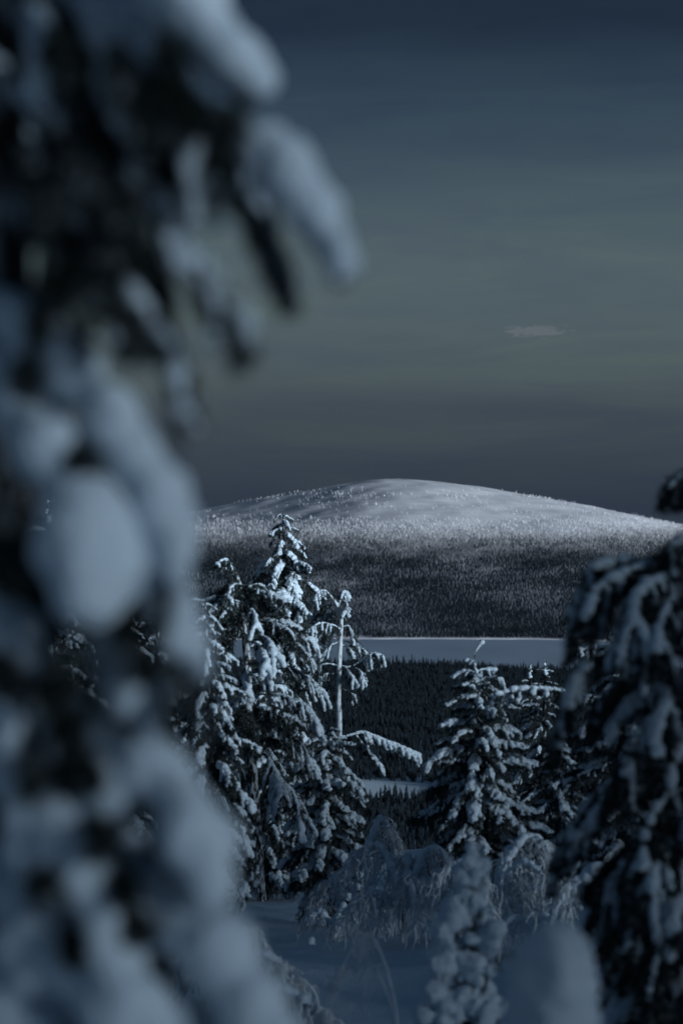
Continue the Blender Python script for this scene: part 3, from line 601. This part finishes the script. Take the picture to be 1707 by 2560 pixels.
birch('birch_bush', 'drooping frosted twig hanging over the snow at the blurred tree edge', 560, 2520, 9.0, [(-5, .42, .46)], 23, twig=.0035, ntw=7, tl=(.08, .2), snowy=True)
birch('birch_bush', 'low frosted bush to the right of the arching birch dome', 1330, 2280, 23, [(10, .35, .5), (-60, .4, .45), (170, .3, .4)], 25, twig=.008, ntw=18, tl=(.15, .35))

def blob_thing(name, label, cat, d, blobs, voxel, fol=None, rough=.01, rsc=8, part='snow'):
    """blobs: (px, py, dd, r_px)"""
    B_ = [(*W(a, b, d + dd), r * K * d) for a, b, dd, r in blobs]; x0, y0 = B_[0][0], d; z0 = gz(x0, y0) - .05
    t = thing(name, label, cat, (x0, y0, z0)); bl = [(x - x0, y - y0, z - z0, r) for x, y, z, r in B_]
    s = bpy.data.objects.new(part, snow_mesh(part, bl, voxel, rough, rsc)); link(s, t); return t
# lumpy snow-covered sapling
def lumpy():
    d = 12.0; rng = np.random.RandomState(33); bx = (1165 - 853.5) * K * d; bz = gz(bx, d) - .1
    t = thing('spruce_sapling', 'lumpy snow-packed young spruce standing in the open snow, slightly blurred', 'tree', (bx, d, bz)); o0 = np.array(t.location)
    P = spline([(0, 0, 0), W(1165, 2560, d) - o0, W(1180, 2300, d) - o0, W(1182, 2125, d) - o0], 12); trunk_part(t, P, .035, .01)
    lumps = [(1182, 2135, 22), (1190, 2165, 30), (1172, 2200, 30), (1205, 2205, 26), (1160, 2235, 34), (1195, 2255, 34), (1210, 2300, 32), (1130, 2300, 48), (1165, 2290, 30), (1120, 2350, 40), (1210, 2330, 44), (1225, 2370, 36), (1160, 2400, 46), (1110, 2400, 40), (1185, 2440, 30), (1130, 2450, 48), (1215, 2430, 26), (1110, 2500, 50), (1190, 2500, 56), (1230, 2530, 40), (1100, 2560, 60), (1190, 2590, 70), (1140, 2640, 75), (1230, 2650, 60), (1060, 2640, 60), (1150, 2740, 90), (1060, 2760, 70), (1240, 2780, 80)]
    for i, (a, b, r) in enumerate(lumps):
        az = rng.uniform(-math.pi, 0) if i % 3 else rng.uniform(0, math.pi); dd = .6 * r * K * d * math.sin(az)
        c = W(a, b, d + dd) - o0; rr = r * K * d; bl = [(*(c + rng.uniform(-.75, .75, 3) * rr * (1, 1, 1.1)), rr * rng.uniform(.3, .7)) for _ in range(9)] + [(*c, rr * .7)]
        k = int(np.argmin(np.abs(P[:, 2] - c[2]))); fo = Acc(); tube(fo, spline([P[k], (P[k] + c) / 2 + (0, 0, .01), c], 5), .008, .004, 4)
        for q in range(5): Q = finger(c, rng.uniform(0, 6.28), rr * 1.5, 1.0); needles(fo, Q, 50, .03, .004, rng)
        o = bpy.data.objects.new('bough', fo.mesh('bough', M['needle'], False)); link(o, t)
        s = bpy.data.objects.new('snow', snow_mesh('snow', bl, max(rr * .11, .006), rr * .15, 1.4 / rr)); link(s, o)
lumpy()
blob_thing('snow_hump', 'smooth tall dome of snow over a buried sapling, blurred', 'snow hump', 5.0,
           [(1385, 2400, 0, 95), (1390, 2360, 0, 72), (1382, 2480, .02, 120), (1380, 2580, 0, 145), (1370, 2700, .02, 175), (1375, 2850, 0, 200), (1370, 3000, 0, 220), (1370, 3200, 0, 240), (1370, 3450, 0, 260)], .012, rough=.014, rsc=12)
blob_thing('snow_hump', 'low rounded snow hump at the foot of the rimed birch stem', 'snow hump', 21.0, [(1490, 2185, 0, 42), (1475, 2205, .1, 40), (1520, 2215, 0, 45), (1500, 2240, 0, 60)], .02, rough=.012, rsc=6)
sap = blob_thing('snowy_stump', 'tiny snow-capped seedling poking out of the smooth snow', 'seedling', 27.0, [(778, 2350, 0, 11), (778, 2362, 0, 12), (780, 2374, 0, 11)], .01, rough=.008, rsc=20, part='snow')
fo = Acc(); rng = np.random.RandomState(2); o0 = np.array(sap.location)
for q in range(26): needles(fo, finger(W(776 + rng.uniform(-10, 10), 2372, 27) - o0, rng.uniform(0, 6.28), .07, .9), 22, .035, .006, rng)
link(bpy.data.objects.new('needles', fo.mesh('needles', M['needle'], False)), sap)
blob_thing('snow_hump', 'snow cushion resting on twigs among the frosted birches', 'snow hump', 26.0, [(905, 2160, 0, 9), (920, 2157, 0, 11), (936, 2157, 0, 11), (950, 2161, 0, 8), (928, 2172, 0, 5), (928, 2184, 0, 4), (930, 2200, 0, 4), (930, 2230, 0, 5), (930, 2250, 0, 6)], .012, rough=.006, rsc=15)
blob_thing('snow_hump', 'sloping snow bank beside the drooping dark tree', 'snow hump', 17.0, [(1500, 2300, 0, 60), (1540, 2270, .2, 60), (1580, 2260, .3, 70), (1560, 2320, 0, 90), (1480, 2330, 0, 50), (1620, 2300, .2, 110)], .03, rough=.02, rsc=4)

# ---- big drooping tree on the right
def right_tree():
    d = 10.0; rng = np.random.RandomState(41); bx = (1745 - 853.5) * K * d; bz = gz(bx, d) - .1
    t = thing('spruce_tree', 'big dark drooping spruce with heavy snow fingers, out of focus', 'tree', (bx, d, bz)); o0 = np.array(t.location)
    P = spline([(0, 0, 0), W(1745, 2300, d) - o0, W(1742, 1700, d) - o0, W(1738, 1150, d) - o0, W(1735, 900, d) - o0], 16); trunk_part(t, P, .085, .02)
    def br(pts, fat, nf=8, flen=.16, **k):
        z = k.pop('z', rng.uniform(-.35, .15)); n = len(pts)
        kw = dict(nd=200, nlen=.05, voxel=.009, name='bough', fneed=330, fu=(.15, 1), rough=.006, u0=.25, fhang=(.8, 1.5), ffat=.65, fbare=.4, skip=.42); kw.update(k)
        cbough(t, [W(a, b, d + z * i / (n - 1)) for i, (a, b) in enumerate(pts)], .016, [f * .48 for f in fat], rng, nf=nf * 2, flen=flen * .62, **kw)
    br([(1740, 1360), (1640, 1395), (1540, 1410), (1478, 1430), (1470, 1500)], [.04, .045, .055, .05], 10, .22); br([(1740, 1390), (1600, 1420), (1500, 1470), (1460, 1560)], [.03, .04, .05, .05], 9, .22, z=-.5)
    br([(1742, 1450), (1660, 1450), (1600, 1480), (1580, 1560)], [.03, .05, .05], 8, .25, z=-.6); br([(1742, 1500), (1680, 1500), (1650, 1560), (1640, 1640)], [.02, .04, .05], 8, .25, z=-.7)
    br([(1742, 1180), (1710, 1185), (1690, 1200), (1668, 1225)], [.02, .025, .02], 6, .09); br([(1742, 1190), (1715, 1200), (1695, 1240)], [.02, .02, .02], 6, .1); br([(1742, 1340), (1700, 1350), (1670, 1380)], [.03, .04, .04], 6, .15)
    br([(1742, 1600), (1620, 1610), (1500, 1640), (1440, 1700), (1410, 1820), (1400, 1890)], [.02, .03, .05, .06, .05, .04], 8, .16, z=-.3)
    br([(1742, 1620), (1640, 1650), (1560, 1700), (1500, 1760)], [.03, .035, .03], 10, .25, fbare=.9, z=.3); br([(1742, 1700), (1680, 1740), (1640, 1820), (1640, 1900)], [.04, .06, .05], 8, .2, z=-.6)
    br([(1742, 1780), (1660, 1790), (1590, 1850), (1560, 1950)], [.03, .05, .05], 10, .25, fbare=.7, z=-.3); br([(1742, 1850), (1640, 1880), (1540, 1960), (1480, 2060), (1420, 2110)], [.03, .045, .05, .05], 10, .2, z=-.1)
    br([(1742, 1920), (1600, 1930), (1500, 1990), (1430, 2080), (1390, 2160)], [.03, .05, .055, .05], 10, .18, z=.2); br([(1742, 1960), (1680, 1980), (1620, 2060), (1600, 2180)], [.03, .04, .045], 10, .28, fbare=.9, z=-.6)
    br([(1742, 2050), (1650, 2070), (1560, 2160), (1520, 2260)], [.03, .04, .04], 10, .25, fbare=.5); br([(1742, 2080), (1690, 2100), (1640, 2160), (1620, 2240)], [.04, .06, .05], 8, .2, z=-.7)
    br([(1742, 2180), (1660, 2210), (1590, 2290), (1560, 2390)], [.02, .03, .03], 10, .25, fbare=.6, z=-.4); br([(1742, 2260), (1680, 2300), (1640, 2400), (1620, 2500)], [.02, .03, .02], 10, .25, fbare=.6, z=-.6)
    br([(1742, 2350), (1660, 2380), (1580, 2420), (1540, 2500)], [.02, .02, .02], 8, .2, fbare=.6)
    for i in range(84):
        z = rng.uniform(.4, 2.9); c = [np.interp(z, P[:, 2], P[:, j]) for j in range(2)]; R = np.interp(z, [.3, 1.2, 2.1, 2.6, 3.2], [.5, .62, .48, .30, .15])
        put_bough(t, ('medium', 'heavy', 'medium', 'bare', 'light', 'heavy')[i % 6], i, (c[0], c[1], z), i * 2.4, rng.uniform(-.75, -.2), R * rng.uniform(.85, 1.25))
    return t
right_tree()

# ---- huge blurred tree right in front, left
def left_tree():
    d = 3.0; rng = np.random.RandomState(51); bx = (-60 - 853.5) * K * d; by = d + .15; bz = gz(bx, by) - .1
    t = thing('spruce_tree', 'huge snow-laden spruce close by, strongly blurred, with thick snow pillows', 'tree', (bx, by, bz)); o0 = np.array(t.location)
    trunk_part(t, spline([(0, 0, 0), (.01, .02, 1.5), (.0, .0, 3.0), (-.02, .02, 4.0)], 14), .07, .02)
    def br(pts, fat, nf=6, flen=.08, **k):
        kw = dict(nd=420, nlen=.022, voxel=.0055, name='bough', fneed=220, fu=(.2, 1), rough=.007, u0=.0, fhang=(.8, 1.4), ffat=.8, fbare=.3, lift=.4); kw.update(k)
        cbough(t, [W(a, b, d + c) for a, b, c in pts], .008, [f * K * d * .96 for f in fat], rng, nf=nf * 2, flen=flen, **kw)
    # upper boughs: snow on the right shoulder, dark needles hanging below
    br([(-60, -300, .15), (230, -190, .0), (420, -40, -.05), (540, 110, -.08), (640, 225, -.1)], [80, 110, 115, 92, 55], 3, .05, lift=.2)
    br([(-60, -120, .15), (150, 0, .05), (330, 130, .02), (480, 290, 0), (590, 400, 0)], [30, 30, 40, 35, 20], 14, .11, fbare=.9, fneed=352, ffat=.6)
    br([(430, 250, .03), (590, 330, .0), (700, 410, -.02), (775, 520, -.04), (850, 640, -.05)], [12, 36, 58, 58, 46], 6, .045, ffat=.8, fbare=.2, fu=(.2, .95), fneed=200, lift=.4)
    for p_ in ([(540, 400), (600, 440), (650, 520)], [(590, 520), (640, 570), (670, 620)], [(650, 600), (680, 650), (690, 700)], [(480, 260), (540, 330), (570, 400)]):
        br([(a_, b_, .02) for a_, b_ in p_], [5, 12, 9], 8, .04, fneed=230, nd=260, fbare=.6, skip=.3)
    br([(100, 120, .05), (260, 350, .03), (400, 530, .0), (500, 670, -.02), (570, 785, -.03)], [16, 24, 26, 30, 26], 12, .07, fbare=.55, fneed=286, ffat=.6)
    br([(60, 250, .05), (200, 500, .02), (320, 700, .0), (390, 820, -.02), (440, 925, -.02)], [10, 16, 24, 24, 26], 12, .065, fbare=.55, fneed=286, ffat=.6)
    br([(-40, 120, .05), (90, 300, .02), (130, 520, .0), (110, 700, 0), (60, 790, 0)], [10, 18, 16, 10], 12, .09, fbare=.9, fneed=308, ffat=.6)
    br([(60, -60, .02), (160, 200, .0), (200, 480, -.02), (230, 760, -.02)], [12, 20, 18, 12], 12, .10, fbare=.9, fneed=308, ffat=.6)
    br([(250, 60, 0), (270, 230, 0), (285, 360, 0)], [24, 30, 22], 3, .05); br([(340, 60, .03), (345, 220, .03), (370, 380, .03)], [0, 0], 10, .08, fneed=308, nd=160); br([(60, -80, .03), (170, 60, .03), (190, 260, .03)], [0, 0], 12, .09, fneed=352, nd=160)
    br([(200, 420, .03), (290, 520, .03), (330, 640, .03)], [0, 0], 12, .09, fneed=352, nd=160)
    # lower snow pillows
    br([(-80, 760, .1), (70, 830, .02), (180, 930, -.05), (280, 1060, -.1), (370, 1200, -.12), (420, 1360, -.13), (425, 1480, -.13)], [60, 70, 62, 68, 75, 68, 50], 5, .05, lift=.2)
    br([(-80, 900, .12), (40, 1010, .0), (120, 1130, -.08), (200, 1290, -.12), (240, 1420, -.14), (235, 1560, -.14)], [80, 95, 100, 105, 115, 80], 5, .06, lift=.2)
    br([(380, 1420, -.08), (430, 1530, -.1), (445, 1630, -.1), (430, 1730, -.1)], [40, 52, 46, 34], 4, .05, fbare=.7, fneed=264)
    br([(150, 1500, .1), (260, 1600, .0), (330, 1690, -.05), (380, 1780, -.08)], [40, 52, 55, 40], 8, .07, fbare=.7, fneed=330)
    br([(150, 1800, .1), (290, 1880, -.03), (400, 1930, -.1), (455, 2020, -.13), (460, 2130, -.13)], [50, 80, 88, 88, 60], 6, .06, lift=.2)
    br([(-80, 1500, .1), (30, 1600, -.02), (75, 1720, -.06), (80, 1830, -.06)], [60, 60, 50, 35], 6, .07, fbare=.55, fneed=286)
    br([(-80, 1880, .1), (60, 1990, -.02), (160, 2080, -.08), (230, 2220, -.1), (270, 2330, -.1)], [70, 85, 70, 62, 50], 8, .07, fbare=.5, fneed=286)
    br([(200, 2080, .1), (340, 2170, .0), (450, 2260, -.06), (520, 2380, -.1), (600, 2500, -.12), (660, 2620, -.12)], [50, 70, 88, 95, 92, 90], 6, .06, lift=.2)
    br([(-80, 2150, .1), (60, 2290, -.02), (180, 2420, -.08), (330, 2560, -.12), (450, 2700, -.12)], [70, 85, 95, 105, 110], 5, .06, lift=.2)
    br([(-80, 2420, .1), (40, 2560, -.05), (150, 2700, -.1), (250, 2900, -.1)], [80, 100, 110, 110], 4, .06, lift=.2)
    br([(100, 1120, .05), (190, 1160, .0), (230, 1220, .0)], [0, 0], 8, .06, fneed=330, nd=150); br([(220, 1300, .05), (300, 1360, 0), (310, 1420, 0)], [0, 0], 8, .06, fneed=330, nd=150)
    br([(20, 1640, .08), (130, 1780, .03), (190, 1920, .02), (260, 2060, .02)], [0, 0], 16, .09, fneed=396, nd=200); br([(230, 2080, .06), (310, 2180, .02), (340, 2300, .02)], [0, 0], 10, .07, fneed=330, nd=150)
    br([(-60, 1250, .08), (20, 1330, .05), (50, 1450, .03)], [0, 0], 10, .08, fneed=330, nd=150)
    # needle tufts; the lower ones set before the pillows imitate the dark gaps between them
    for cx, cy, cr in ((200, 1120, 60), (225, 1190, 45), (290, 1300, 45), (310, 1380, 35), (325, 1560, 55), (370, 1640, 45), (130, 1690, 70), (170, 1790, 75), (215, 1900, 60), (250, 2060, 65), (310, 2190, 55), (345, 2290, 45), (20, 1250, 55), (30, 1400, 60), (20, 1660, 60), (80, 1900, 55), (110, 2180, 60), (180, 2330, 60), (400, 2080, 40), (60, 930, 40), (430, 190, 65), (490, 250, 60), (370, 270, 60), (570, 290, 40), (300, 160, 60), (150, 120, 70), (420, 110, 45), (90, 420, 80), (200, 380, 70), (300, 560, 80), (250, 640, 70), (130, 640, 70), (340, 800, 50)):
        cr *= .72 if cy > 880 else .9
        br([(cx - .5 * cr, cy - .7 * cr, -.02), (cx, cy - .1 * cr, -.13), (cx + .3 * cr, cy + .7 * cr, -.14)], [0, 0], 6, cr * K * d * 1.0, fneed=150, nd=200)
    for i in range(34):
        z = rng.uniform(.3, 3.6); put_bough(t, 'medium' if i % 3 == 0 else 'bare', i, (0, 0, z), math.radians(rng.uniform(60, 250)), rng.uniform(-.45, -.1), rng.uniform(.35, .6) * (1 - .1 * z))
    return t
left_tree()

# ---- spruces added out of frame to the right, filtering the sun off the foreground
rb = np.random.RandomState(6)
spots = [(14 + 5.5 * (i % 2) + rb.uniform(-.6, .6), -17 + 1.55 * i + rb.uniform(-.3, .3), 1.75) for i in range(17)]
spots = [p for p in spots if p[0] > 17 or p[1] > -6] + [(17, .4, 1.6), (16.5, 3.4, 1.6), (17, -2.6, 1.6), (14, -9.2, .95), (14.5, -12, .95), (14, -6.4, 1.35), (17, -7.2, 1.7), (12.5, -4.2, 1.35)] + [(18 + rb.uniform(-.7, .7), 8.5 + 2.4 * i, .95) for i in range(6)] + [(16 + 4.5 * (i % 2) + rb.uniform(-1, 1), 10 + 1.9 * i + rb.uniform(-.5, .5), 1.05) for i in range(11)]
for i, (x, y, f) in enumerate(spots):
    dup((T2c, T7c, T2d)[i % 3], (x, y, gz(x, y) - .1), i * 1.7, (1.05, 1.75, 1.25)[i % 3] * f * rb.uniform(.9, 1.1), 'unseen snowy spruce added out of frame to shade the foreground', 'spruces added out of frame for shade')
